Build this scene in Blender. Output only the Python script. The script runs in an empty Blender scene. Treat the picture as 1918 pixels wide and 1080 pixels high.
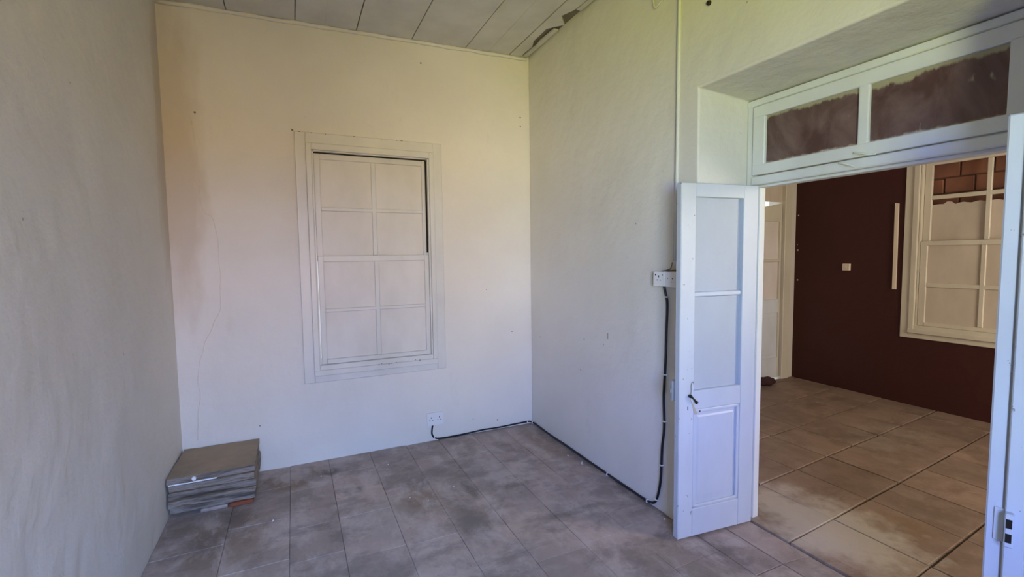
import bpy, bmesh, math, random
from mathutils import Vector, Matrix, noise
random.seed(7)
SC = bpy.context.scene
COL = SC.collection

# ------------------------------------------------------------------ camera
cam_d = bpy.data.cameras.new('camera'); cam = bpy.data.objects.new('camera', cam_d); COL.objects.link(cam)
yaw, pitch, roll = .4345, -.0687, -.0126
F = Vector((math.sin(yaw)*math.cos(pitch), math.cos(yaw)*math.cos(pitch), math.sin(pitch)))
R0 = Vector((math.cos(yaw), -math.sin(yaw), 0)); U0 = R0.cross(F)
Rr = R0*math.cos(roll)+U0*math.sin(roll); Uu = U0*math.cos(roll)-R0*math.sin(roll)
m = Matrix((Rr, Uu, -F)).transposed().to_4x4(); m.translation = Vector((-2.0259, -3.9469, 1.6))
cam.matrix_world = m
cam_d.sensor_width = 36; cam_d.lens = 881.66/1918*36; cam_d.clip_start = .05
SC.camera = cam

# ------------------------------------------------------------------ world, lights, exposure
W = bpy.data.worlds.new('world'); SC.world = W; W.use_nodes = True
bg = W.node_tree.nodes['Background']; bg.inputs[0].default_value = (.86, .93, 1.0, 1); bg.inputs[1].default_value = 1.2

def area(name, loc, direction, sx, sy, power, color, spread=180):
    l = bpy.data.lights.new(name, 'AREA'); l.shape = 'RECTANGLE'; l.size = sx; l.size_y = sy
    l.energy = power; l.color = color; l.spread = math.radians(spread)
    o = bpy.data.objects.new(name, l); COL.objects.link(o); o.location = loc
    o.rotation_euler = Vector(direction).to_track_quat('-Z', 'Y').to_euler()
    return o
# daylight seen through the window opening behind the camera: open sky, sunlit house fronts at the horizon, lawn and bare ground, plus two added panels
area('upper_sky', (-9.5, -12, 8.0), (0, 1, 0), 9, 8, 6786, (0.288, 0.408, 1.000))
area('low_sky', (-9.5, -12, 2.7), (0, 1, 0), 9, 2.6, 3705, (0.286, 0.405, 1.000))
area('sky_over_houses', (-1.5, -12, 7.3), (0, 1, 0), 7, 9.4, 8930, (0.278, 0.478, 1.000))
area('sunlit_houses', (-0.7, -12, 1.3), (0, 1, 0), 5.2, 2.4, 659, (1.000, 0.543, 0.143))
area('added_warm_panel', (-4.2, -12, 1.3), (0, 1, 0), 1.7, 2.4, 708, (1.000, 0.804, 0.543))  # unseen lamp panel added to brighten the back wall right of the window
area('added_green_panel', (-9.5, -12, 0.7), (0, 1, 0), 9, 1.3, 1235, (0.786, 1.000, 0.107))  # unseen low lamp panel added to tint the middle of the right wall
area('sunlit_lawn', (-7.6, -8.9, -0.04), (0, 0, 1), 9, 7, 4038, (1.000, 0.918, 0.024))
area('bare_ground', (0.1, -8.9, -0.04), (0, 0, 1), 6.4, 7, 608, (0.833, 1.000, 0.222))
# the front window of the next room
area('side_room_window_light', (2.3, -4.7, 1.7), (0, 1, -0.12), 1.2, 1.6, 80, (1.000, 0.886, 0.727))
SC.view_settings.view_transform = 'Standard'; SC.view_settings.look = 'None'
SC.view_settings.gamma = 1; SC.view_settings.use_curve_mapping = False
SC.view_settings.exposure = 0.0

# ------------------------------------------------------------------ materials
def lin(r, g, b):
    f = lambda c: c/12.92 if c <= .04045 else ((c+.055)/1.055)**2.4
    return (f(r/255), f(g/255), f(b/255), 1)
class Mt:
    def __init__(s, name, rough=.6):
        s.m = bpy.data.materials.new(name); s.m.use_nodes = True; s.nt = s.m.node_tree
        s.b = s.nt.nodes['Principled BSDF']; s.b.inputs['Roughness'].default_value = rough
        s.b.inputs['Specular IOR Level'].default_value = .3
        s.pos = None
    def n(s, t, **k):
        x = s.nt.nodes.new(t)
        for a, v in k.items(): setattr(x, a, v)
        return x
    def ln(s, a, b): s.nt.links.new(a, b)
    def P(s):
        if s.pos is None: s.pos = s.n('ShaderNodeNewGeometry').outputs['Position']
        return s.pos
    def noise(s, scale, detail=4, rough=.55, vec=None, stretch=None, dist=0):
        v = vec or s.P()
        if stretch:
            mp = s.n('ShaderNodeMapping'); mp.inputs['Scale'].default_value = stretch; s.ln(v, mp.inputs[0]); v = mp.outputs[0]
        x = s.n('ShaderNodeTexNoise'); x.inputs['Scale'].default_value = scale; x.inputs['Detail'].default_value = detail
        x.inputs['Roughness'].default_value = rough; x.inputs['Distortion'].default_value = dist
        s.ln(v, x.inputs['Vector']); return x.outputs['Fac']
    def ramp(s, fac, stops):
        r = s.n('ShaderNodeValToRGB'); e = r.color_ramp.elements
        while len(e) < len(stops): e.new(.5)
        for i, (p, c) in enumerate(stops):
            e[i].position = p; e[i].color = c if isinstance(c, tuple) else (c, c, c, 1)
        s.ln(fac, r.inputs[0]); return r.outputs[0]
    def mix(s, fac, a, b, mode='MIX'):
        x = s.n('ShaderNodeMix', data_type='RGBA', blend_type=mode)
        for i, v in ((0, fac), (6, a), (7, b)):
            if hasattr(v, 'is_linked'): s.ln(v, x.inputs[i])
            else: x.inputs[i].default_value = v
        return x.outputs[2]
    def math(s, op, a, b=0.):
        x = s.n('ShaderNodeMath', operation=op)
        for i, v in ((0, a), (1, b)):
            if hasattr(v, 'is_linked'): s.ln(v, x.inputs[i])
            else: x.inputs[i].default_value = v
        return x.outputs[0]
    def base(s, c):
        if hasattr(c, 'is_linked'): s.ln(c, s.b.inputs['Base Color'])
        else: s.b.inputs['Base Color'].default_value = c
    def bump(s, h, strength=.3, dist=.01):
        x = s.n('ShaderNodeBump'); x.inputs['Strength'].default_value = strength; x.inputs['Distance'].default_value = dist
        s.ln(h, x.inputs['Height']); s.ln(x.outputs[0], s.b.inputs['Normal'])
    def blob(s, x, y, rx, ry, nz=None, z=0., rz=9.):
        """soft irregular patch (stain) around a world position"""
        mp = s.n('ShaderNodeMapping'); mp.inputs['Location'].default_value = (-x/rx, -y/ry, -z/rz)
        mp.inputs['Scale'].default_value = (1/rx, 1/ry, 1/rz); s.ln(s.P(), mp.inputs[0])
        l = s.n('ShaderNodeVectorMath', operation='LENGTH'); s.ln(mp.outputs[0], l.inputs[0])
        v = l.outputs['Value']
        if nz is not None: v = s.math('ADD', v, s.math('MULTIPLY', s.math('SUBTRACT', nz, .5), 1.6))
        return s.ramp(v, [(.45, 1.), (1., 0.)])

def simple(name, c, rough=.6, spec=.3, metal=0.):
    t = Mt(name, rough); t.base(c); t.b.inputs['Specular IOR Level'].default_value = spec
    t.b.inputs['Metallic'].default_value = metal; return t.m

def plaster(name, c1, c2, grime=(.30, .24, .17, 1), bump=.5, corner=False):
    t = Mt(name, .62)
    big = t.noise(1.1, 3); col = t.mix(t.ramp(big, [(.35, 0.), (.68, 1.)]), c1, c2)
    sp = t.ramp(t.noise(26, 2), [(.74, 0.), (.80, 1.)])
    col = t.mix(t.math('MULTIPLY', sp, .22), col, grime)
    sc = t.ramp(t.noise(3.5, 5, .7, stretch=(1, 1, .45)), [(.62, 0.), (.78, 1.)])
    col = t.mix(t.math('MULTIPLY', sc, .16), col, grime)
    if corner:   # damp stain running down the left back corner
        nz = t.noise(5, 4, stretch=(1, 1, .35))
        col = t.mix(t.math('MULTIPLY', t.blob(-2.79, 0, .33, .25, nz, 2.3, 1.3), .40), col, (.40, .30, .19, 1))
    t.base(col)
    h = t.math('ADD', t.math('MULTIPLY', t.noise(2.2, 3), 2.2), t.math('ADD', t.math('MULTIPLY', t.noise(11, 4), .5), t.math('MULTIPLY', t.noise(60, 3), .10)))
    t.bump(h, bump, .02)
    return t.m

M = {}
M['plaster'] = plaster('cream_limewash_plaster', (.71, .69, .655, 1), (.65, .625, .58, 1), corner=True)
M['plaster_in'] = plaster('side_room_plaster', (.68, .62, .54, 1), (.62, .55, .46, 1))
M['maroon'] = plaster('maroon_wall_paint', (.056, .0135, .011, 1), (.046, .0115, .010, 1), (.06, .03, .03, 1), .25)

def paint(name, c1, c2, chip=.0, rough=.38, bump=.25):
    t = Mt(name, rough); t.b.inputs['Specular IOR Level'].default_value = .45
    col = t.mix(t.ramp(t.noise(4, 4, stretch=(1, 1, .5)), [(.35, 0.), (.7, 1.)]), c1, c2)
    if chip: col = t.mix(t.math('MULTIPLY', t.ramp(t.noise(22, 4, .7), [(.72-chip, 0.), (.74-chip, 1.)]), .75), col, (.16, .12, .09, 1))
    t.base(col); t.bump(t.math('ADD', t.noise(9, 3), t.math('MULTIPLY', t.noise(70, 2), .12)), bump, .004)
    return t.m
M['white'] = paint('white_gloss_paint', (.70, .72, .72, 1), (.62, .63, .62, 1))
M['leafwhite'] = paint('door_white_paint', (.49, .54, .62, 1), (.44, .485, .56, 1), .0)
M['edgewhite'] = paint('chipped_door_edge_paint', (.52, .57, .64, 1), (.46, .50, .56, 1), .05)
M['winwhite'] = paint('window_paint', (.66, .66, .64, 1), (.58, .58, .56, 1))
M['panewhite'] = paint('overpainted_pane', (.68, .66, .63, 1), (.60, .58, .54, 1), rough=.45)
M['cream'] = paint('cream_gloss_paint', (.66, .60, .48, 1), (.58, .52, .41, 1))
M['board'] = paint('cream_board', (.60, .51, .41, 1), (.50, .42, .33, 1), rough=.7)
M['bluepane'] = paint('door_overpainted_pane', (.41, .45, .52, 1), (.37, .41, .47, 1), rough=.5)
M['ceil'] = paint('ceiling_board_paint', (.62, .61, .60, 1), (.52, .51, .50, 1), .0, .6)
M['pinkpane'] = paint('pale_painted_pane', (.74, .66, .60, 1), (.66, .58, .52, 1), rough=.5)
M['black'] = simple('black_rubber', (.012, .013, .02, 1), .45)
M['dark'] = simple('gap_shade', (.015, .012, .01, 1), .9)  # near-black that stands in for the shade inside gaps and holes
M['iron'] = simple('dark_iron', (.03, .028, .03, 1), .4, .5, .6)
M['steel'] = simple('dull_steel', (.45, .46, .48, 1), .35, .5, .8)
M['plastic'] = simple('white_plastic', (.72, .72, .74, 1), .3, .5)
M['plastic_cream'] = simple('yellowed_plastic', (.74, .62, .48, 1), .4, .4)
M['bare'] = paint('bare_wood', (.20, .17, .14, 1), (.13, .11, .09, 1), rough=.8)
M['worn'] = simple('worn_paint_mark', (.42, .37, .30, 1), .7)
M['flake'] = simple('paint_flake_white', (.80, .80, .82, 1), .6)

def slabmat(name, ca, cb, cc, stains=(), spot=.35, dust=None, smear=.62, light=(.50, .42, .39, 1), dark=(.17, .14, .13, 1)):
    t = Mt(name, .55)
    oi = t.n('ShaderNodeObjectInfo').outputs['Random']
    n1 = t.noise(2.4, 5, .6); n2 = t.noise(9, 6, .65, dist=.6)
    col = t.mix(t.ramp(n1, [(.32, 0.), (.66, 1.)]), ca, cb)
    col = t.mix(t.ramp(n2, [(.45, 0.), (.75, .6)]), col, cc)
    vv = t.n('ShaderNodeHueSaturation'); t.ln(col, vv.inputs['Color'])
    t.ln(t.math('ADD', .86, t.math('MULTIPLY', oi, .30)), vv.inputs['Value']); col = vv.outputs[0]
    nz = t.noise(5, 5, .65)
    for (x, y, rx, ry, c, k) in stains:
        col = t.mix(t.math('MULTIPLY', t.blob(x, y, rx, ry, nz), k), col, c)
    # smeared lime and mop marks, mottled wear
    sm = t.ramp(t.noise(5.5, 6, .7, stretch=(1.0, .5, 1), dist=.35), [(.47, 0.), (.62, 1.)])
    col = t.mix(t.math('MULTIPLY', sm, smear), col, light)
    dk = t.ramp(t.noise(4.2, 6, .72, stretch=(.7, 1.0, 1), dist=.25), [(.48, 0.), (.62, 1.)])
    col = t.mix(t.math('MULTIPLY', dk, .58), col, dark)
    col = t.mix(t.math('MULTIPLY', t.ramp(t.noise(34, 3), [(.66, 0.), (.74, 1.)]), spot), col, (.10, .08, .07, 1))
    if dust: col = t.mix(t.math('MULTIPLY', t.blob(*dust[:4], nz), dust[4]), col, (.62, .56, .49, 1))
    t.base(col)
    t.bump(t.math('ADD', t.noise(7, 4), t.math('MULTIPLY', t.noise(45, 4), .35)), .35, .006)
    rr = t.ramp(n2, [(.3, .45), (.7, .7)]); t.ln(rr, t.b.inputs['Roughness'])
    return t.m
BR = (.17, .11, .06, 1); DK = (.10, .085, .075, 1)
M['slab'] = slabmat('worn_grey_slab', (.41, .32, .285, 1), (.29, .228, .20, 1), (.50, .405, .36, 1),
    stains=[(-2.12, -.25, .34, .22, BR, .75), (-2.55, -.75, .35, .35, (.14, .11, .085, 1), .7), (-1.83, -.25, .10, .08, DK, .8),
            (-1.36, -.95, .22, .16, BR, .55), (-1.3, -.72, .16, .12, DK, .45), (-.14, -.5, .12, .5, (.2, .14, .09, 1), .6), (-2.45, -1.0, .3, .3, BR, .4),
            (-1.6, -1.05, .25, .3, (.36, .32, .29, 1), .5), (-.75, -.75, .2, .3, (.38, .34, .32, 1), .45), (-.25, -2.2, .5, .3, (.16, .14, .12, 1), .5),
    (-.0, -1.2, .10, 1.5, (.11, .095, .09, 1), .75), (-1.1, -1.35, .12, .30, DK, .55), (-.98, -.95, .05, .16, DK, .7), (-.62, -1.05, .22, .05, DK, .5), (-.5, -1.52, .26, .04, DK, .5), (-1.7, -.62, .09, .07, DK, .6)])
M['slab2'] = slabmat('worn_tan_slab', (.27, .18, .135, 1), (.20, .135, .10, 1), (.32, .235, .185, 1),
    stains=[(1.1, -2.5, .3, .2, (.22, .14, .08, 1), .6), (2.6, -1.7, .6, .3, (.3, .24, .19, 1), .5)], dust=(.72, -2.3, .42, .62, .6), spot=.25, smear=.35, light=(.34, .25, .20, 1), dark=(.15, .10, .07, 1))
M['grout'] = slabmat('floor_joint_dirt', (.10, .082, .075, 1), (.14, .115, .10, 1), (.16, .135, .12, 1))
M['grout2'] = slabmat('dark_joint_dirt', (.045, .032, .024, 1), (.07, .05, .038, 1), (.09, .07, .05, 1), light=(.14, .1, .07, 1), dark=(.05, .035, .025, 1))
def stonemat():
    t = Mt('weathered_board_slab', .8)
    g = t.noise(7, 5, .6, stretch=(.5, .5, 5))
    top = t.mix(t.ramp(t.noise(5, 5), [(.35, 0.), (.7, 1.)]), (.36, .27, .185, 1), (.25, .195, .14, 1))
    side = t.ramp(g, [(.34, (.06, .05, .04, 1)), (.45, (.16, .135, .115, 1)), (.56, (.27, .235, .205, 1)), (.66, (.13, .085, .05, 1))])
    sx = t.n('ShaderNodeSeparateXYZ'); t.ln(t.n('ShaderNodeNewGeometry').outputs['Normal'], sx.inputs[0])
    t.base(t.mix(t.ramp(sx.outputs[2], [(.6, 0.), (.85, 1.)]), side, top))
    t.bump(t.math('ADD', g, t.noise(20, 4)), .6, .006); return t.m
M['stone'] = stonemat()
M['brick'] = paint('fired_brick', (.28, .115, .065, 1), (.19, .085, .055, 1), rough=.85, bump=.8)
M['mortar'] = paint('dark_mortar', (.17, .09, .06, 1), (.11, .06, .04, 1), rough=.9)
M['orange'] = paint('orange_clay', (.28, .075, .03, 1), (.2, .06, .03, 1), rough=.85)
def transomglass():
    t = Mt('dusty_maroon_pane', .30); t.b.inputs['Specular IOR Level'].default_value = .5
    col = t.mix(t.ramp(t.noise(3.2, 5, .6, stretch=(1, 1.6, 1), dist=.5), [(.42, 0.), (.75, 1.)]), (.085, .042, .040, 1), (.23, .155, .145, 1))
    col = t.mix(t.math('MULTIPLY', t.ramp(t.noise(13, 3, .7, stretch=(1, 1.5, .5)), [(.66, 0.), (.74, 1.)]), .5), col, (.5, .44, .38, 1))
    sx = t.n('ShaderNodeSeparateXYZ'); t.ln(t.P(), sx.inputs[0])
    up = t.math('ADD', sx.outputs[2], t.math('MULTIPLY', t.noise(7, 5, .7, stretch=(1, 1, .2)), .11))
    col = t.mix(t.ramp(t.math('SUBTRACT', up, 1.6), [(.790, 0.), (.800, 1.)]), col, (.36, .33, .22, 1))
    dn = t.math('SUBTRACT', sx.outputs[2], t.math('MULTIPLY', t.noise(9, 5, .7, stretch=(1, 1, .2)), .05))
    col = t.mix(t.ramp(t.math('SUBTRACT', dn, 1.6), [(.474, 1.), (.482, 0.)]), col, (.5, .42, .36, 1))
    t.base(col); t.bump(t.noise(12, 3), .15, .004); return t.m
M['transom'] = transomglass()

# ------------------------------------------------------------------ mesh helpers
class MB:
    def __init__(s): s.bm = bmesh.new()
    def box(s, x0, x1, y0, y1, z0, z1, bev=0., seg=1):
        xs = sorted((x0, x1)); ys = sorted((y0, y1)); zs = sorted((z0, z1))
        v = [s.bm.verts.new((x, y, z)) for x in xs for y in ys for z in zs]
        fs = [s.bm.faces.new([v[i] for i in q]) for q in ((0,1,3,2),(4,6,7,5),(0,4,5,1),(2,3,7,6),(0,2,6,4),(1,5,7,3))]
        if bev: bmesh.ops.bevel(s.bm, geom=list({e for f in fs for e in f.edges}), offset=bev, segments=seg, profile=.5, affect='EDGES')
        return s
    def hexa(s, low, top):
        """prism between two quads / polygons of 3-D points"""
        a = [s.bm.verts.new(p) for p in low]; b = [s.bm.verts.new(p) for p in top]; n = len(a)
        s.bm.faces.new(a[::-1]); s.bm.faces.new(b)
        for i in range(n): s.bm.faces.new([a[i], a[(i+1) % n], b[(i+1) % n], b[i]])
        return s
    def tube(s, pts, r, n=8):
        pts = [Vector(p) for p in pts]; rings = []; prev = None
        for i, p in enumerate(pts):
            d = (pts[min(i+1, len(pts)-1)]-pts[max(i-1, 0)]).normalized()
            u = (prev - d*prev.dot(d)) if prev else d.orthogonal()
            u.normalize(); prev = u; w = d.cross(u); rr = r[i] if isinstance(r, (list, tuple)) else r
            rings.append([s.bm.verts.new(p+(u*math.cos(2*math.pi*k/n)+w*math.sin(2*math.pi*k/n))*rr) for k in range(n)])
        for a, b in zip(rings, rings[1:]):
            for k in range(n): s.bm.faces.new([a[k], a[(k+1) % n], b[(k+1) % n], b[k]]).smooth = True
        s.bm.faces.new(rings[0][::-1]); s.bm.faces.new(rings[-1]); return s
    def build(s, name, mat, parent=None, kind=None):
        bmesh.ops.recalc_face_normals(s.bm, faces=s.bm.faces[:])
        me = bpy.data.meshes.new(name); s.bm.to_mesh(me); s.bm.free(); me.materials.append(mat)
        o = bpy.data.objects.new(name, me); COL.objects.link(o); o.parent = parent
        if kind: o['kind'] = kind
        return o
def box(name, mat, parent, *a, **k):
    kind = k.pop('kind', None)
    return MB().box(*a, **k).build(name, mat, parent, kind)
def empty(name, loc, rz=0., label=None, cat=None, group=None, kind=None):
    o = bpy.data.objects.new(name, None); COL.objects.link(o); o.location = loc; o.rotation_euler = (0, 0, rz); o.empty_display_size = .05
    return tag(o, label, cat, group, kind)
def tag(o, label=None, cat=None, group=None, kind=None):
    for k, v in (('label', label), ('category', cat), ('group', group), ('kind', kind)):
        if v: o[k] = v
    return o
def smooth_pts(pts, sub=4):
    P = [Vector(p) for p in pts]; out = []
    for i in range(len(P)-1):
        a, b, c, d = P[max(i-1, 0)], P[i], P[i+1], P[min(i+2, len(P)-1)]
        for k in range(sub):
            t = k/sub
            out.append(.5*((2*b)+(c-a)*t+(2*a-5*b+4*c-d)*t*t+(3*b-a-3*c+d)*t**3))
    return out+[P[-1]]

def wall(name, mat, plane, c0, c1, u0, u1, z0, z1, holes=(), bev=.0):
    """slab of wall with rectangular holes; plane 'x': spans y (u), thickness x c0..c1; plane 'y': spans x"""
    us = sorted({u0, u1, *[h[0] for h in holes], *[h[1] for h in holes]}); zs = sorted({z0, z1, *[h[2] for h in holes], *[h[3] for h in holes]})
    us = [u for u in us if u0 <= u <= u1]; zs = [z for z in zs if z0 <= z <= z1]
    def solid(i, j):
        if not (0 <= i < len(us)-1 and 0 <= j < len(zs)-1): return False
        cu, cz = (us[i]+us[i+1])/2, (zs[j]+zs[j+1])/2
        return not any(h[0] < cu < h[1] and h[2] < cz < h[3] for h in holes)
    bm = bmesh.new(); V = {}
    def v(c, i, j):
        k = (c, i, j)
        if k not in V:
            cc = c1 if c else c0
            V[k] = bm.verts.new((cc, us[i], zs[j]) if plane == 'x' else (us[i], cc, zs[j]))
        return V[k]
    for i in range(len(us)-1):
        for j in range(len(zs)-1):
            if not solid(i, j): continue
            for c in (0, 1): bm.faces.new([v(c, i, j), v(c, i+1, j), v(c, i+1, j+1), v(c, i, j+1)])
            for (di, dj, a, b) in ((-1,0,(i,j),(i,j+1)), (1,0,(i+1,j),(i+1,j+1)), (0,-1,(i,j),(i+1,j)), (0,1,(i,j+1),(i+1,j+1))):
                if not solid(i+di, j+dj): bm.faces.new([v(0,*a), v(0,*b), v(1,*b), v(1,*a)])
    bmesh.ops.recalc_face_normals(bm, faces=bm.faces[:])
    bmesh.ops.dissolve_limit(bm, angle_limit=.01, verts=bm.verts[:], edges=bm.edges[:])
    me = bpy.data.meshes.new(name); bm.to_mesh(me); bm.free(); me.materials.append(mat)
    o = bpy.data.objects.new(name, me); COL.objects.link(o); o['kind'] = 'structure'
    if bev:
        b = o.modifiers.new('bevel', 'BEVEL'); b.width = bev; b.segments = 3; b.limit_method = 'ANGLE'; b.harden_normals = False
    return o

# ------------------------------------------------------------------ room shell
WL, HL, HR, T, D = -2.79, 3.335, 3.393, .38, 3.739
YA, YB, YF = -2.012, -3.30, -4.95
wall('wall_left', M['plaster'], 'x', WL-.3, WL, YF-.3, .3, -.1, 3.6)
wall('wall_back', M['plaster'], 'y', 0, .4, WL, .2, -.1, 3.6, holes=[(-1.865, -.958, .74, 2.43)])
wr = wall('wall_right', M['plaster'], 'x', 0, T+.09, YF-.3, -.001, -.1, 3.6, holes=[(YB, YA, -.1, 2.4926)], bev=.010)
for v in wr.data.vertices:
    if abs(v.co.z-2.4926) < 1e-4 and v.co.x > .2: v.co.z = 2.462
wall('wall_front', M['plaster'], 'y', YF-.3, YF, WL, 0, -.1, 3.6, holes=[(-2.55, -1.45, .85, 2.5)])
wall('wall_far', M['maroon'], 'x', D, D+.35, YF-.3, 0, -.1, 3.6, holes=[(-2.235, -1.325, .81, 2.51)])
wall('wall_far_back', M['plaster_in'], 'y', -.042, .25, T+.091, D+.35, -.1, 3.6, holes=[(2.58, 3.63, -.1, 2.60)])
wall('wall_far_front', M['plaster_in'], 'y', YF-.3, YF, T+.091, D, -.1, 3.6)
box('ceiling_far', M['ceil'], None, T+.09, D, YF, -.04, 3.42, 3.5, kind='structure')

# ceiling of the near room: boards with open joints under dark laths
ce = empty('ceiling', (0, 0, 0), kind='structure')
def cz(x): return HL+(HR-HL)*(x-WL)/(-WL)
MB().hexa([(WL, YF, cz(WL)+.03), (0, YF, cz(0)+.03), (0, .0, cz(0)+.03), (WL, .0, cz(WL)+.03)],
          [(WL, YF, cz(WL)+.12), (0, YF, cz(0)+.12), (0, .0, cz(0)+.12), (WL, .0, cz(WL)+.12)]).build('lath_backing', M['bare'], ce)
js = [WL, -2.38, -1.94, -1.507, -1.075, -.613, -.205]
for a, b in zip(js, js[1:]):
    a2, b2 = a+.004, b-.004
    o = MB().hexa([(a2, YF, cz(a)), (b2, YF, cz(b)), (b2, -.008, cz(b)), (a2, -.008, cz(a))],
              [(a2, YF, cz(a)+.022), (b2, YF, cz(b)+.022), (b2, -.008, cz(b)+.022), (a2, -.008, cz(a)+.022)]).build('ceiling_board', M['ceil'], ce)
# faint thinner joints: raised cover beads half way along the boards
for x in (-1.73, -.40):
    MB().box(x-.006, x+.006, YF, -.02, cz(x)-.0025, cz(x)+.004).build('joint_bead', M['ceil'], ce)
# last narrow board, splintered along its wall side
rnd = random.Random(3)
n = 44; ys = [-.012-(4.9)*i/n for i in range(n+1)]
b1 = [(-.197, y) for y in ys]; b2 = []
for i, y in enumerate(ys):
    w = -.085+.012*noise.noise((y*5, 0, 0))
    if -1.05 < y < -.25: w = -.125+.035*noise.noise((y*9, 2, 0)) + (.05 if rnd.random() < .2 else 0)
    if -.70 < y < -.62: w = -.03
    b2.append((w, y))
bm = MB()
for i in range(n):
    q = [b1[i], b1[i+1], b2[i+1], b2[i]]
    bm.hexa([(x, y, cz(x)) for x, y in q], [(x, y, cz(x)+.02) for x, y in q])
bm.build('broken_board', M['ceil'], ce)
bm = MB()
for i in range(n):
    if -.8 < ys[i] < -.55 or ys[i] < -1.2: continue
    w0 = -.062+.018*noise.noise((ys[i]*7, 5, 0)); w1 = -.062+.018*noise.noise((ys[i+1]*7, 5, 0))
    q = [(w0, ys[i]), (w1, ys[i+1]), (-.022, ys[i+1]), (-.022, ys[i])]
    bm.hexa([(x, y, cz(x)+.004) for x, y in q], [(x, y, cz(x)+.018) for x, y in q])
bm.build('splintered_strip', M['ceil'], ce)
# lumpy cornice fillet under the boards along the back wall
bm = MB(); pts = []
for i in range(41):
    x = WL+.0-WL*i/40*1.0; x = min(x, -.03); pts.append((x, -.008, cz(x)-.012+.006*noise.noise((x*6, 0, 0))))
bm.tube(pts, [.015+.007*noise.noise((i*.7, 3, 1)) for i in range(41)], 8); bm.build('cornice_fillet', M['plaster'], ce)

# ------------------------------------------------------------------ floors: individual slabs over dark joint dirt
def clip(poly, x0, x1, y0, y1):
    for ax, lim, sg in ((0, x0, 1), (0, x1, -1), (1, y0, 1), (1, y1, -1)):
        out = []
        for i in range(len(poly)):
            a, b = poly[i], poly[(i+1) % len(poly)]; da, db = sg*(a[ax]-lim), sg*(b[ax]-lim)
            if da >= 0: out.append(a)
            if (da >= 0) != (db >= 0):
                t = da/(da-db); out.append((a[0]+(b[0]-a[0])*t, a[1]+(b[1]-a[1])*t))
        poly = out
        if len(poly) < 3: return None
    ar = sum(poly[i][0]*poly[(i+1) % len(poly)][1]-poly[(i+1) % len(poly)][0]*poly[i][1] for i in range(len(poly)))/2
    return poly if abs(ar) > .002 else None
def slab(poly, z, parent, mat, name='floor_slab', th=.03, bev=.004):
    # drop near-duplicate corners
    p = [poly[i] for i in range(len(poly)) if math.dist(poly[i], poly[i-1]) > .012]
    if len(p) < 3: return
    tl = [rnd.uniform(-.0015, .0015) for _ in p]
    cx = sum(q[0] for q in p)/len(p); cy = sum(q[1] for q in p)/len(p)
    b = MB(); inn = []
    for (x, y) in p:
        d = math.dist((x, y), (cx, cy)); inn.append((x+(cx-x)/d*bev*1.5, y+(cy-y)/d*bev*1.5))
    lo = [b.bm.verts.new((x, y, z-th)) for x, y in p]; mi = [b.bm.verts.new((x, y, z-bev)) for x, y in p]
    hi = [b.bm.verts.new((x, y, z+t)) for (x, y), t in zip(inn, tl)]
    n = len(p); b.bm.faces.new(hi)
    for i in range(n):
        j = (i+1) % n; b.bm.faces.new([lo[i], lo[j], mi[j], mi[i]]); b.bm.faces.new([mi[i], mi[j], hi[j], hi[i]])
    b.build(name, mat, parent)
fl = box('floor', M['grout'], None, WL, T, YF-.3, -.0, -.2, -.0045, kind='structure')
cols = [WL, -2.44, -2.105, -1.83, -1.515, -1.215, -.93, -.62, -.325, 0.0]
special = {4: [-.72, -1.42], 5: [-.36, -1.0, -1.36], 6: [-.42, -.9, -1.38, -1.85], 7: [-.51, -1.03, -1.51, -1.83, -2.3], 8: [-.49, -.86, -1.2, -1.47, -1.80, -2.2],
           2: [-.45, -.96, -1.3], 3: [-.30, -.62, -.96, -1.4], 1: [-.35, -.8, -1.25], 0: [-.5, -.95]}
for ci in range(9):
    x0, x1 = cols[ci], cols[ci+1]; yb = [0.0]+special[ci]
    while yb[-1] > YF-.3: yb.append(yb[-1]-rnd.uniform(.38, .52))
    sk = {round(y, 4): (rnd.uniform(-.008, .008), rnd.uniform(-.008, .008)) for y in yb}
    for ya, yc in zip(yb, yb[1:]):
        g = .0013; e = rnd.uniform(-.002, .002)
        a, c = sk[round(ya, 4)], sk[round(yc, 4)]
        q = [(x0+g, yc+c[0]+g), (x1-g, yc+c[1]+g), (x1-g+e, ya+a[1]-g), (x0+g, ya+a[0]-g)]
        q = clip(q, WL, 0, YF-.3, -.0)
        if q: slab(q, rnd.uniform(-.0015, .0015), fl, M['slab'], bev=.0014)
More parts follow.
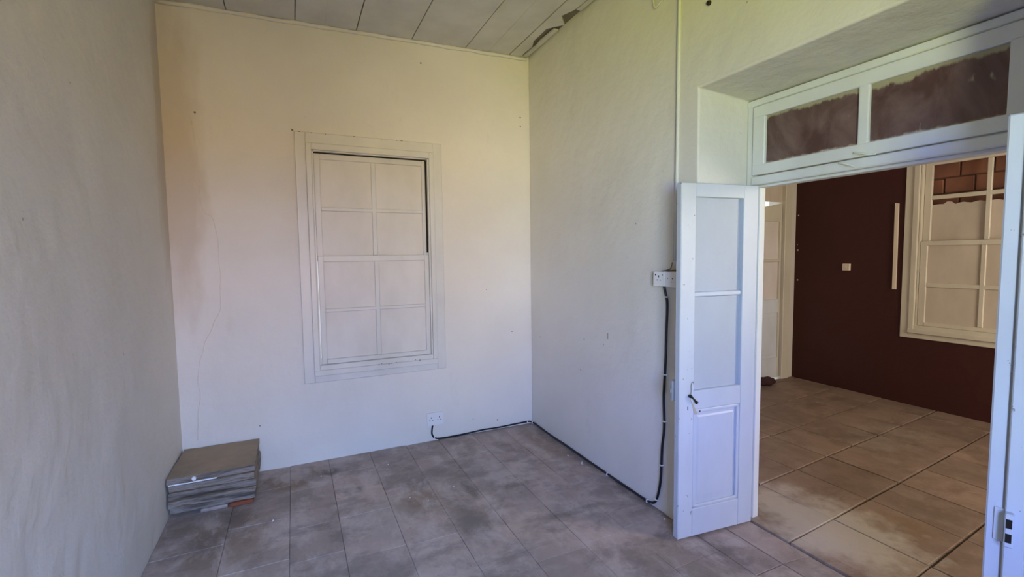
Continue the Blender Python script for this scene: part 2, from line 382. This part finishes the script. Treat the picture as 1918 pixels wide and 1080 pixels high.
# slabs in the door recess
for ya, yb2 in ((YA, -2.42), (-2.42, -2.86), (-2.86, YB)):
    slab([(.003, yb2+.003), (.20, yb2+.003), (.20, ya-.003), (.003, ya-.003)], -.001, fl, M['slab'], bev=.0014)
    slab([(.206, yb2+.003), (.385, yb2-.02), (.385, ya-.02 if ya != YA else ya), (.206, ya-.003)], .001, fl, M['slab'], bev=.0014)
fl2 = box('floor_far', M['grout2'], None, T+.001, D, YF-.3, -.0, -.2, -.008, kind='structure')
th = math.radians(5.0); ca, sa = math.cos(th), math.sin(th)
def rot(u, w): return (.84+u*ca-w*sa*.0, -2.285+u*sa+w)      # slightly skewed grid
ub = [-.45, 0, .44, .87, 1.27, 1.72, 2.16, 2.60, 3.0]
for r in range(-6, 6):
    ww0, ww1 = r*.478, (r+1)*.478
    off = 0 if r % 2 == 0 else rnd.uniform(-.03, .03)
    for a, b in zip(ub, ub[1:]):
        g = .0036
        J = lambda: rnd.uniform(-.004, .004)
        h = .0062
        p = [rot(a+g+J()+(off if a > 0 else 0), ww0+h+J()), rot(b-g+J()+off, ww0+h+J()), rot(b-g+J()+off, ww1-h+J()), rot(a+g+J()+(off if a > 0 else 0), ww1-h+J())]
        for reg in ((T+.095, D, YF, -.045), (T+.008, T+.094, YB+.002, YA-.002)):
            q = clip(p, *reg)
            if q: slab(q, .008+rnd.uniform(-.002, .002), fl2, M['slab2'], bev=.0028)

# ------------------------------------------------------------------ sash windows
def sash_window(name, loc, rz, dz, px, mw, pane_m, frame_m, bricks=False):
    w = empty(name, loc, rz, kind='structure')
    z = lambda v: v+dz
    W0, W1 = 0, 1.135; f = frame_m; a0, a1 = (.115, 1.022) if not bricks else (.122, 1.013)
    # architrave: outer flat, raised inner bead
    b = MB()
    b.box(W0, .075, -.016, .0, z(.63), z(2.553), bev=.004).box(W1-.075, W1, -.016, 0, z(.63), z(2.553), bev=.004)
    b.box(.075, W1-.075, -.016, 0, z(2.47), z(2.553), bev=.004).box(.075, W1-.075, -.016, 0, z(.63), z(.69), bev=.004)
    b.build('architrave', f, w)
    b = MB()
    b.box(.073, a0, -.030, .0, z(.69), z(2.475), bev=.006, seg=2).box(a1, W1-.073, -.030, 0, z(.69), z(2.475), bev=.006, seg=2)
    b.box(a0-.002, a1+.002, -.030, 0, z(2.425), z(2.475), bev=.006, seg=2)
    b.build('inner_bead', f, w)
    b = MB().box(.075, W1-.075, -.040, .0, z(.685), z(.728), bev=.005, seg=2).box(a0, a1, -.022, .06, z(.715), z(.765), bev=.004)
    b.build('window_sill', f, w)
    # jamb lining
    b = MB().box(a0, a0+.012, 0, .10, z(.76), z(2.43)).box(a1-.010, a1, 0, .10, z(.76), z(2.43)).box(a0, a1, 0, .10, z(2.418), z(2.43))
    b.build('jamb_lining', f, w)
    l0, l1, m0, m1, r0, r1 = px
    def sash(nm, y, zb, zt, zm, s0, s1, tr, br, dd=.028):
        b = MB()
        b.box(s0, l0, y, y+dd, zb, zt, bev=.003).box(r1, s1, y, y+dd, zb, zt, bev=.003)
        b.box(l0-.002, r1+.002, y, y+dd, tr, zt, bev=.003).box(l0-.002, r1+.002, y-(.004 if nm == 'lower_sash' else 0), y+dd, zb, br, bev=.003)
        s = b.build(nm, f, w)
        MB().box(l1, m0, y+.002, y+dd-.002, br, tr, bev=.004).build('glazing_bar', f, s)
        MB().box(l0, r1, y+.003, y+dd-.003, zm-mw/2, zm+mw/2, bev=.004).build('glazing_bar', f, s)
        return s
    up = sash('upper_sash', .040, z(1.58), z(2.412), z(1.985) if not bricks else z(2.05), a0+.014, a1-.020, z(2.368), z(1.620))
    lo = sash('lower_sash', .006, z(.766), z(1.620), z(1.189) if not bricks else z(1.180), a0+.016, a1-.014, z(1.574), z(.802))
    return w, up, lo, (l0, l1, m0, m1, r0, r1), z
def pane(parent, mat, x0, x1, y, z0, z1, th=.004): return box('pane', mat, parent, x0-.004, x1+.004, y, y+th, z0-.004, z1+.004)

PX1 = (.172, .557, .593, .593, .593, .972)
w1, up, lo, q, z = sash_window('window_1', (-1.98, 0, 0), 0, 0, PX1, .028, None, M['winwhite'])
for s, y, zz in ((up, .060, ((2.0, 2.368), (1.62, 1.972))), (lo, .027, ((1.203, 1.574), (.802, 1.175)))):
    for za, zb in zz:
        pane(s, M['panewhite'], .172, .557, y, za, zb); pane(s, M['panewhite'], .593, .972, y, za, zb)
box('gap_shade', M['dark'], w1, 1.001, 1.0115, .028, .05, 1.64, 2.41)  # solid black strip painting the shade of the gap beside the upper sash
box('gap_shade', M['dark'], w1, .13, 1.008, .030, .05, 2.4115, 2.4175)  # same painted shade along the top of the sash
# small paint chips along the head and the sill
for i, (cx_, cz_) in enumerate([(.035, 2.556), (.12, 2.555), (.22, 2.554), (.43, 2.556), (.64, 2.556), (.76, 2.555), (.80, 2.556), (.56, .735), (.64, .731), (.66, .735), (.70, .738), (.86, .742), (.90, .736), (.58, .742)]):
    rr = .004 if i % 3 else .008
    box('chipped_spot', M['bare'], w1, cx_-rr, cx_+rr, -.018 if cz_ > 1 else -.042, -.014 if cz_ > 1 else -.038, cz_-.008, cz_-.003)

PX2 = (.196, .603, .640, .640, .640, 1.0)
w2, up2, lo2, q, z = sash_window('window_2', (D, -1.215, 0), -math.pi/2, .077, PX2, .040, None, M['cream'], bricks=True)
for k, (xa, xb) in enumerate(((.196, .606), (.636, 1.0))):
    for za, zb in ((.879, 1.237), (1.277, 1.651)): pane(lo2, M['board'], xa, xb, .022, za, zb)
# the board behind the second row stands ragged below the glazing bar
for (xa, xb) in ((.19, .612), (.63, 1.005)):
    b = MB(); N = 14; low = []; top = []
    pr = [(xa+(xb-xa)*i/N, 2.058+.012*noise.noise((xa*3+i*.5, 1, 2))+(.02 if i in (4, 5) else 0)) for i in range(N+1)]
    for (xA, zA), (xB, zB) in zip(pr, pr[1:]):
        b.hexa([(xA, .072, 1.62), (xB, .072, 1.62), (xB, .080, 1.62), (xA, .080, 1.62)], [(xA, .072, zA), (xB, .072, zB), (xB, .080, zB), (xA, .080, zA)])
    b.build('ragged_board', M['board'], w2)
infill = box('brick_infill', M['mortar'], w2, .06, 1.08, .16, .20, 1.55, 2.60)
rw = 0; zc = 1.857
while zc < 2.6:
    x = .02-(.12 if rw % 2 else 0)
    while x < 1.08:
        L = .228+rnd.uniform(-.012, .012); xa, xb = max(x, .06), min(x+L, 1.08)
        if xb-xa > .03:
            h = .143+rnd.uniform(-.004, .004)
            box('brick', M['brick'], infill, xa, xb, .143+rnd.uniform(-.004, .004), .165, zc, zc+h, bev=.006)
        x += L+.012
    zc += .156; rw += 1

# ------------------------------------------------------------------ double door: frame, transom and two leaves
d1 = empty('door_1', (T, 0, 0), kind='structure')
X0, X1 = 0.0, .09
box('jamb', M['white'], d1, X0, X1, YA-.001, -2.052, 0.002, 2.46, bev=.004)
box('jamb', M['white'], d1, X0, X1, YB+.001, -3.178, 0.002, 2.46, bev=.004)
box('jamb_stop', M['white'], d1, .045, X1, -2.052, -2.070, 0.002, 1.985, bev=.003)
box('jamb_stop', M['white'], d1, .045, X1, -3.168, -3.150, 0.002, 1.985, bev=.003)
box('head_rail', M['white'], d1, X0-.004, X1, YA-.002, YB+.002, 2.424, 2.461, bev=.004)
box('transom_bar', M['white'], d1, X0-.006, X1, -2.045, -3.175, 1.985, 2.033, bev=.005)
box('transom_bar_moulding', M['white'], d1, X0+.03, X1, -2.052, -3.168, 1.972, 1.987, bev=.003)
tr = empty('transom_light', (0, 0, 0), kind=None); tr.parent = d1
b = MB()
ya, yb_ = -2.056, -3.164
b.box(-.012, .03, ya, yb_, 2.038, 2.096, bev=.004).box(-.012, .03, ya, yb_, 2.356, 2.420, bev=.004)
b.box(-.012, .03, ya, -2.132, 2.09, 2.36, bev=.004).box(-.012, .03, -3.112, yb_, 2.09, 2.36, bev=.004)
b.build('transom_sash', M['white'], tr)
box('transom_mullion', M['white'], tr, -.010, .028, -2.606, -2.652, 2.09, 2.36, bev=.006, seg=2)
box('pane', M['transom'], tr, .006, .011, -2.128, -2.610, 2.092, 2.360)
box('pane', M['transom'], tr, .006, .011, -2.648, -3.116, 2.092, 2.360)
# bent wire stay under the transom
MB().tube(smooth_pts([(-.02, -2.60, 2.060), (-.03, -2.63, 2.052), (-.024, -2.66, 2.040), (-.012, -2.69, 2.036)]), .004, 6).build('stay_hook', M['white'], d1)
MB().tube(smooth_pts([(-.012, -2.53, 2.024), (-.022, -2.555, 2.018), (-.016, -2.585, 2.004), (-.01, -2.60, 1.996)]), .0035, 6).build('stay_hook', M['white'], d1)

def door_leaf(root, width, thick, z0, z1, sw, back=False):
    """local x from the hinge, local +y the seen face, thickness runs to -y"""
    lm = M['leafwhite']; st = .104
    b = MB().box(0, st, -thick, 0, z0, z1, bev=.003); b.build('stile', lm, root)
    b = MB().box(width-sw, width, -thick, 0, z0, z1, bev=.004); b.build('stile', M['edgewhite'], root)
    for nm, za, zb in (('top_rail', 1.905, z1), ('lock_rail', .738, .846), ('bottom_rail', z0, .172)):
        box(nm, lm, root, st-.001, width-sw+.001, -thick+.0005, -.0005, za, zb, bev=.003)
    box('glazing_bar', lm, root, st, width-sw, -thick+.006, -.008, 1.364, 1.392, bev=.007, seg=2)
    for za, zb in ((1.39, 1.912), (.84, 1.362)):
        box('pane', M['bluepane'], root, st-.006, width-sw+.006, -.028, -.023, za, zb)
    # bottom panel: recess, bolection moulding, raised field
    x0, x1 = st, width-sw
    box('panel', lm, root, x0-.006, x1+.006, -thick+.012, -.014, .166, .744)
    b = MB()
    for (xa, xb, za, zb) in ((x0, x0+.020, .172, .738), (x1-.020, x1, .172, .738), (x0, x1, .718, .738), (x0, x1, .172, .192)):
        b.box(xa, xb, -.016, -.002, za, zb, bev=.005, seg=2)
    b.build('panel_moulding', lm, root)
    a = [(x0+.034, -.014, .200), (x1-.034, -.014, .200), (x1-.034, -.014, .700), (x0+.034, -.014, .700)]
    c = [(x0+.044, -.010, .240), (x1-.044, -.010, .240), (x1-.044, -.010, .690), (x0+.044, -.010, .690)]
    MB().hexa(a, c).build('raised_field', lm, root)

angL = math.radians(174.74)
lf = empty('door_leaf', (.3804, -2.0941, 0), angL, 'left white door leaf swung open into the room, with blanked panes and a black lever', 'door')
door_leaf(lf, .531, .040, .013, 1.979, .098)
h = MB()
h.tube([(.464, .0, .822), (.464, .016, .822)], .009, 12).tube([(.466, .016, .826), (.455, .022, .812), (.440, .022, .796), (.431, .022, .786)], [.006, .005, .007, .010], 8)
hd = h.build('door_handle', M['iron'], lf)
MB().tube(smooth_pts([(.462, .010, .828), (.460, .010, .855), (.463, .012, .880), (.455, .010, .897), (.443, .007, .899), (.440, .006, .884)]), .0014, 5).build('wire_loop', M['iron'], lf)
box('keyhole', M['dark'], lf, .4705, .4755, -.004, .0009, .743, .763)
box('screw_hole', M['dark'], lf, .386, .392, -.004, .001, .724, .731)
MB().hexa([(.462, -.001, .815), (.454, -.001, .80), (.405, -.001, .715), (.425, -.001, .712)][::-1], [(.462, .0008, .815), (.454, .0008, .80), (.405, .0008, .715), (.425, .0008, .712)][::-1]).build('scuff_mark', M['worn'], lf)
b = MB().box(.455, .545, -.064, -.040, .79, .905, bev=.004).box(.540, .552, -.058, -.046, .835, .86, bev=.003)
b.build('rim_lock', M['steel'], lf)
for zh in (.3, 1.0, 1.7):
    MB().tube([(-.004, -.044, zh-.045), (-.004, -.044, zh+.045)], .006, 8).build('hinge', M['white'], lf)

angR = math.pi+math.radians(18.1)
rf = empty('door_leaf', (.372, -3.168, 0), angR, 'right white door leaf seen edge-on at the frame edge, chipped, with a two-hole lock keep', 'door')
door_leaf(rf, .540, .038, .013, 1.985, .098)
box('meeting_strip', M['edgewhite'], rf, .500, .556, .002, .047, .015, 1.995, bev=.003)
kp = empty('lock_keep', (0, 0, 0)); kp.parent = rf
MB().box(.5405, .5445, -.020, .002, .735, .835, bev=.001).box(.540, .578, .002, .022, .735, .835, bev=.003).build('keep_plate', M['edgewhite'], kp)
box('keep_hole', M['dark'], kp, .5772, .5788, .005, .018, .793, .820)
box('keep_hole', M['dark'], kp, .5772, .5788, .005, .018, .750, .777)

# ------------------------------------------------------------------ glazed door of the next room
d2 = empty('door_2', (0, -.042, 0), kind='structure')
cm = M['cream']
box('jamb', cm, d2, 3.515, 3.64, -.02, .12, .004, 2.60, bev=.006)
box('jamb', cm, d2, 2.56, 2.62, -.02, .12, .004, 2.60, bev=.006)
box('over_panel', M['board'], d2, 2.62, 3.515, .03, .05, 2.225, 2.60)
lm2 = M['white']
lv = empty('leaf', (0, 0, 0)); lv.parent = d2
b = MB()
MB().hexa([(2.63, .02, .03), (3.503, .02, .03), (3.503, .06, .03), (2.63, .06, .03)][::-1], [(2.63, .02, .28), (3.503, .02, .28), (3.503, .06, .28), (2.63, .06, .28)][::-1]).build('bottom_rail', lm2, lv)
MB().hexa([(2.63, .02, 1.985), (3.503, .02, 1.985), (3.503, .06, 1.985), (2.63, .06, 1.985)], [(2.63, .02, 2.06), (3.503, .02, 2.208), (3.503, .06, 2.208), (2.63, .06, 2.06)]).build('top_rail', M['cream'], lv)
box('stile', cm, lv, 3.475, 3.503, .018, .06, .03, 2.15, bev=.003)
box('stile', lm2, lv, 2.63, 2.70, .018, .06, .03, 2.05, bev=.003)
box('glazing_bar', cm, lv, 2.70, 3.475, .02, .055, 1.487, 1.520, bev=.005)
box('lock_rail', lm2, lv, 2.70, 3.475, .02, .06, .85, 1.02, bev=.003)
box('pane', M['pinkpane'], lv, 2.69, 3.48, .042, .046, 1.515, 1.99)
box('pane', M['pinkpane'], lv, 2.69, 3.48, .042, .046, 1.015, 1.492)
box('panel', lm2, lv, 2.69, 3.48, .034, .05, .27, .86)
box('raised_field', lm2, lv, 2.76, 3.43, .026, .036, .32, .80, bev=.006)

# ------------------------------------------------------------------ fittings on the walls
def socket(name, loc, rz, wdt, hgt, dep, holes, label, group=None, mat=None):
    """plate faces local -y; loc is the lower left corner on the wall"""
    s = empty(name, loc, rz, label, 'socket', group)
    box('back_box', mat or M['plastic'], s, .003, wdt-.003, -dep+.006, 0, .003, hgt-.003, bev=.002)
    box('face_plate', M['plastic'], s, 0, wdt, -dep, -dep+.008, 0, hgt, bev=.0025, seg=2)
    for (hx, hz, a, c) in holes: box('pin_hole', M['dark'], s, hx-a/2, hx+a/2, -dep-.0006, -dep+.002, hz-c/2, hz+c/2)
    return s
def single(hx, hz): return [(hx, hz+.014, .006, .012), (hx-.013, hz-.008, .009, .005), (hx+.013, hz-.008, .009, .005)]
s1 = socket('wall_socket', (-1.028, -.001, .140), 0, .146, .112, .022, single(.036, .055)+single(.108, .055), 'white double power socket low on the back wall, black cable leaving below')
s2 = socket('wall_socket', (-.001, -1.704, 1.408), -math.pi/2, .098, .088, .032, single(.048, .045)+[(.02, .068, .008, .008), (.078, .068, .006, .006)], 'left of two white sockets on the side wall beside the open door leaf')
s3 = socket('wall_socket', (-.001, -1.804, 1.408), -math.pi/2, .098, .088, .031, [(.02, .05, .005, .006), (.06, .05, .005, .008), (.052, .03, .005, .004)], 'right of two white sockets on the side wall, partly behind the open door leaf')
# twisted brown wire ends above the two sockets
o = MB().tube(smooth_pts([(-.012, -1.76, 1.500), (-.014, -1.81, 1.508), (-.016, -1.835, 1.520), (-.016, -1.845, 1.552)]), .003, 6).tube(smooth_pts([(-.010, -1.79, 1.502), (-.012, -1.84, 1.505), (-.012, -1.90, 1.506)]), .003, 6).build('loose_wire', M['bare'])
tag(o, 'short brown loose wire ends poking out above the paired wall sockets', 'wire')

cable_pts = [(-.977, -.014, .145), (-.985, -.012, .10), (-.984, -.010, .055), (-.956, -.009, .020), (-.90, -.008, .010), (-.785, -.008, .008), (-.634, -.008, .012), (-.504, -.008, .018), (-.371, -.009, .014),
             (-.206, -.008, .018), (-.07, -.012, .022), (-.03, -.03, .024), (-.012, -.09, .020), (-.009, -.25, .012), (-.010, -.444, .010), (-.009, -.622, .012), (-.009, -.94, .009), (-.009, -1.215, .009),
             (-.009, -1.455, .009), (-.009, -1.60, .010), (-.009, -1.665, .016), (-.009, -1.705, .034), (-.009, -1.73, .075), (-.009, -1.757, .196), (-.009, -1.768, .404), (-.009, -1.785, .55), (-.009, -1.778, .742), (-.009, -1.790, .941),
             (-.009, -1.795, 1.138), (-.009, -1.800, 1.299), (-.012, -1.79, 1.36), (-.018, -1.782, 1.412)]
cb = MB().tube(smooth_pts(cable_pts), .0075, 8).build('power_cable', M['black'])
tag(cb, 'black cable clipped along the wall foot from the low socket up to the paired sockets', 'cable')
for (x, y, zz, ax) in ((-.965, -.009, .028, 0), (-.06, -.014, .023, 0), (-.02, -.055, .023, 1), (-.009, -1.215, .009, 1), (-.009, -1.64, .013, 1), (-.009, -1.722, .06, 2), (-.009, -1.764, .30, 2), (-.009, -1.786, .584, 2), (-.009, -1.787, .873, 2), (-.010, -1.797, 1.345, 2)):
    e = [.0035 if k == ax else .0105 for k in range(3)]
    box('cable_clip', M['plastic'], cb, x-e[0], x+e[0] if x > -.9 and ax else x+e[0], y-e[1], y+e[1], zz-e[2], zz+e[2])

# vertical casing and old painted wire on the side wall
cdt = MB()
for ya_, z0_, z1_, xx in ((-1.852, 1.50, 2.0, -.010), ):
    pass
P_ = [(-.006, -1.869+.010*(3.36-zv)/1.4+.003*noise.noise((zv*2, 0, 0)), zv) for zv in [3.36-.09*i for i in range(21)]]
cdt.tube([(p[0], p[1]-.004, p[2]) for p in P_], .0105, 8)
cdt = cdt.build('wall_conduit', M['winwhite']); tag(cdt, 'thin painted conduit running down the side wall from the ceiling to the sockets', 'conduit')
MB().tube([(-.002, p[1]+.018+.003*noise.noise((p[2]*5, 1, 0)), p[2]) for p in P_], .0035, 6).build('side_wire', M['winwhite'], cdt)
o = MB().tube(smooth_pts([(-.006, -1.650, 3.37), (-.006, -1.655, 3.16), (-.007, -1.660, 3.09), (-.008, -1.675, 3.062), (-.008, -1.72, 3.075), (-.006, -1.86, 3.13)]), .006, 6).build('painted_wire', M['winwhite'])
tag(o, 'painted over wire looping high on the side wall beside the conduit', 'wire')
o = MB().tube([(-.012, -2.074, 2.903), (.0, -2.074, 2.903)], [.011, .013], 10).build('wall_plug', M['iron']); tag(o, 'dark plug hole high on the side wall above the doorway', 'plug')

# fittings on the maroon wall
sw = empty('light_switch', (D, -.629, 1.385), -math.pi/2, 'small white switch box alone on the maroon wall', 'switch')
box('back_box', M['plastic_cream'], sw, .004, .078, -.034, 0, .004, .080, bev=.003); box('rocker', M['plastic_cream'], sw, .032, .050, -.040, -.033, .028, .054, bev=.002)
o = MB().hexa([(D-.022, -1.132, 1.20), (D-.022, -1.162, 1.20), (D, -1.162, 1.20), (D, -1.132, 1.20)], [(D-.022, -1.127, 2.105), (D-.022, -1.157, 2.098), (D, -1.157, 2.098), (D, -1.127, 2.105)]).build('wall_trunking', M['plastic_cream'])
tag(o, 'vertical pale trunking strip on the maroon wall left of the far window', 'trunking')
for k, (yy, zz, r) in enumerate(((-.077, 2.064, .006), (-.074, 1.698, .004), (-.078, 1.631, .010), (-.087, 1.255, .008))):
    o = MB().tube([(D-.007, yy, zz), (D, yy, zz)], r, 8).build('wall_screw', M['plastic_cream'])
    tag(o, ['topmost pale screw on the maroon wall beside the far door post', 'tiny second pale screw from the top on the maroon wall', 'largest pale screw, third from the top, on the maroon wall', 'lowest pale screw on the maroon wall beside the far door post'][k], 'screw', 'screws on the maroon wall')

# hairline crack and specks on the near walls
cr = [(-2.62, -.0005, 2.55), (-2.60, -.0005, 2.2), (-2.59, -.0005, 1.95), (-2.52, -.0005, 1.86), (-2.50, -.0005, 1.55), (-2.51, -.0005, 1.25), (-2.58, -.0005, 1.08), (-2.66, -.0005, .85), (-2.67, -.0005, .6), (-2.70, -.0005, .3)]
wb = bpy.data.objects['wall_back']
MB().tube([(x+.012*noise.noise((x*9, zz*9, 0)), y, zz+.01) for x, y, zz in smooth_pts(cr, 6)], .0022, 5).build('crack', M['plaster_in'], wb)
for (x, zz, r) in ((-2.6, 2.62, .006), (-.09, 2.86, .006), (-.09, 2.78, .005), (-.36, .085, .006), (-.60, .13, .003), (-1.0, 3.2, .006), (-.2, .9, .004), (-2.3, .35, .004), (-1.99, 2.562, .007), (-.45, 1.3, .003)):
    box('speck', M['bare'], wb, x-r, x+r, -.0012, .001, zz-r, zz+r, bev=0)
for (y, zz, r, h) in ((-.18, .86, .004, .006), (-1.2, 1.02, .007, .022), (-1.15, .95, .004, .006), (-.9, .95, .005, .006), (-.85, .7, .004, .007), (-1.5, 1.8, .004, .005), (-2.3, 2.8, .004, .004), (-.25, 2.1, .003, .004)):
    box('speck', M['worn'], wr, -.0010, .001, y-r, y+r, zz-h, zz+h)

for (y, zz, r) in ((-1.95, 1.735, .005), (-1.1, 1.15, .004), (-1.5, 2.3, .003)):
    box('speck', M['worn'], bpy.data.objects['wall_left'], WL-.001, WL+.001, y-r, y+r, zz-r, zz+r)

# ------------------------------------------------------------------ stack of slabs in the corner
def rough_slab(x0, x1, y0, y1, z0, z1, seed, label):
    bm = bmesh.new(); N = 12
    bmesh.ops.create_cube(bm, size=1)
    bmesh.ops.subdivide_edges(bm, edges=[e for e in bm.edges if abs(e.verts[0].co.z-e.verts[1].co.z) < .1], cuts=N, use_grid_fill=True)
    for v in bm.verts:
        edge = max(abs(v.co.x), abs(v.co.y)) > .49
        p = Vector(((x0+x1)/2+v.co.x*(x1-x0), (y0+y1)/2+v.co.y*(y1-y0), (z0+z1)/2+v.co.z*(z1-z0)))
        if edge:
            d = noise.noise((p.x*14+seed, p.y*14, v.co.z*3))*.007
            p.x += d*(1 if v.co.x < 0 else -1); p.y += d; p.z += (noise.noise((p.x*20, p.y*20, seed))*.004 - v.co.z*.006)
        v.co = p
    me = bpy.data.meshes.new('stone_slab'); bmesh.ops.recalc_face_normals(bm, faces=bm.faces[:]); bm.to_mesh(me); bm.free(); me.materials.append(M['stone'])
    o = bpy.data.objects.new('stone_slab', me); COL.objects.link(o)
    return tag(o, label, 'slab', 'slabs stacked in the corner')
names = ['lowest grey slab of the corner stack, resting on rubble', 'second slab from the bottom of the corner stack', 'middle slab of the five stacked in the corner', 'fourth slab up in the corner stack, just under the top one', 'topmost slab of the corner stack with a sandy brown upper face']
zc = .026
for k in range(5):
    j = lambda s=.008: rnd.uniform(-s, s)
    t_ = .0485
    ex = (-.010 if k == 0 else 0)
    rough_slab(-2.782+abs(j()), -2.312+j()+(.012 if k in (1, 2) else 0)+ex, -.515+j()+(.02 if k == 0 else 0), -.016, zc, zc+t_-.0035, k*3.1, names[k]); zc += t_
o = box('brick_fragment', M['orange'], None, -2.46, -2.325, -.505, -.40, .002, .027, bev=.004); tag(o, 'orange brick fragment wedged under the front right corner of the slab stack', 'brick')
o = box('mortar_lump', M['slab'], None, -2.62, -2.47, -.50, -.40, .002, .026, bev=.006, seg=2); tag(o, 'pale mortar lump wedged under the front of the slab stack', 'rubble')
o = box('wood_block', M['bare'], None, -2.76, -2.64, -.44, -.34, .002, .026, bev=.003); tag(o, 'dark block under the left end of the slab stack', 'rubble')
o = MB().tube([(-2.64, -.526, .240), (-2.64, -.512, .242)], [.011, .014], 9).build('plaster_dab', M['flake']); tag(o, 'white dab of plaster on the front edge of the top slab in the stack', 'plaster')
o = MB().box(-2.775, -2.52, -.521, -.506, .216, .224, bev=.002).build('mortar_ridge', M['flake']); tag(o, 'thin pale mortar ridge along the front of the slab stack', 'mortar')

# dark cloth by the far glazed door
bm = bmesh.new(); bmesh.ops.create_icosphere(bm, subdivisions=3, radius=1)
for v in bm.verts:
    k = 1+.35*noise.noise(v.co*2.2)
    v.co = Vector((3.10+v.co.x*.13*k, -.16+v.co.y*.08*k, max(.055+v.co.z*.05*k, .010)))
me = bpy.data.meshes.new('cloth_heap'); bm.to_mesh(me); bm.free(); me.materials.append(simple('dark_cloth', (.05, .02, .02, 1), .9))
for p in me.polygons: p.use_smooth = True
o = bpy.data.objects.new('cloth_heap', me); COL.objects.link(o); tag(o, 'small dark heap lying on the floor at the far glazed door', 'cloth')

# flakes of paint on the floor
for (x, y, s, where) in ((-.62, -.28, .007, 'on the floor a hand from the back wall, right of the low socket'), (-1.42, -.32, .010, 'on the floor below the right side of the window'), (-.09, -.80, .012, 'beside the cable along the side wall, nearer the back corner'),
                  (-.075, -.98, .012, 'larger one of a pair touching the cable on the side wall floor'), (-.06, -.955, .008, 'smaller one of a pair touching the cable on the side wall floor'), (-1.28, -.99, .007, 'on the brown stain, right one of two'),
                  (-1.38, -.90, .006, 'on the brown stain, left one of two'), (-1.07, -.88, .007, 'on the open floor right of the brown stain'), (-.05, -1.84, .012, 'left one of two at the wall foot beside the open door leaf'),
                  (-.03, -1.90, .014, 'right one of two at the wall foot beside the open door leaf'), (-2.2, -.80, .012, 'on the floor in front of the slab stack'), (-1.9, -.3, .006, 'on the floor right of the slab stack'),
                  (-.78, -.20, .006, 'at the back wall below the low socket'), (-.3, -.12, .007, 'close to the cable on the back wall floor'), (-.16, -.33, .006, 'on the floor out from the back corner'), (-.04, -.07, .008, 'right in the back corner under the cable')):
    a = rnd.uniform(0, 3.1); c, sn = math.cos(a)*s, math.sin(a)*s
    q = [(x+c, y+sn), (x-sn*.5, y+c*.5), (x-c*.8, y-sn), (x+sn*.45, y-c*.5)]
    o = MB().hexa([(u, w, .001) for u, w in q], [(u, w, .0045) for u, w in q]).build('paint_flake', M['flake'])
    tag(o, 'white flake '+where, 'flake', 'paint flakes on the floor')
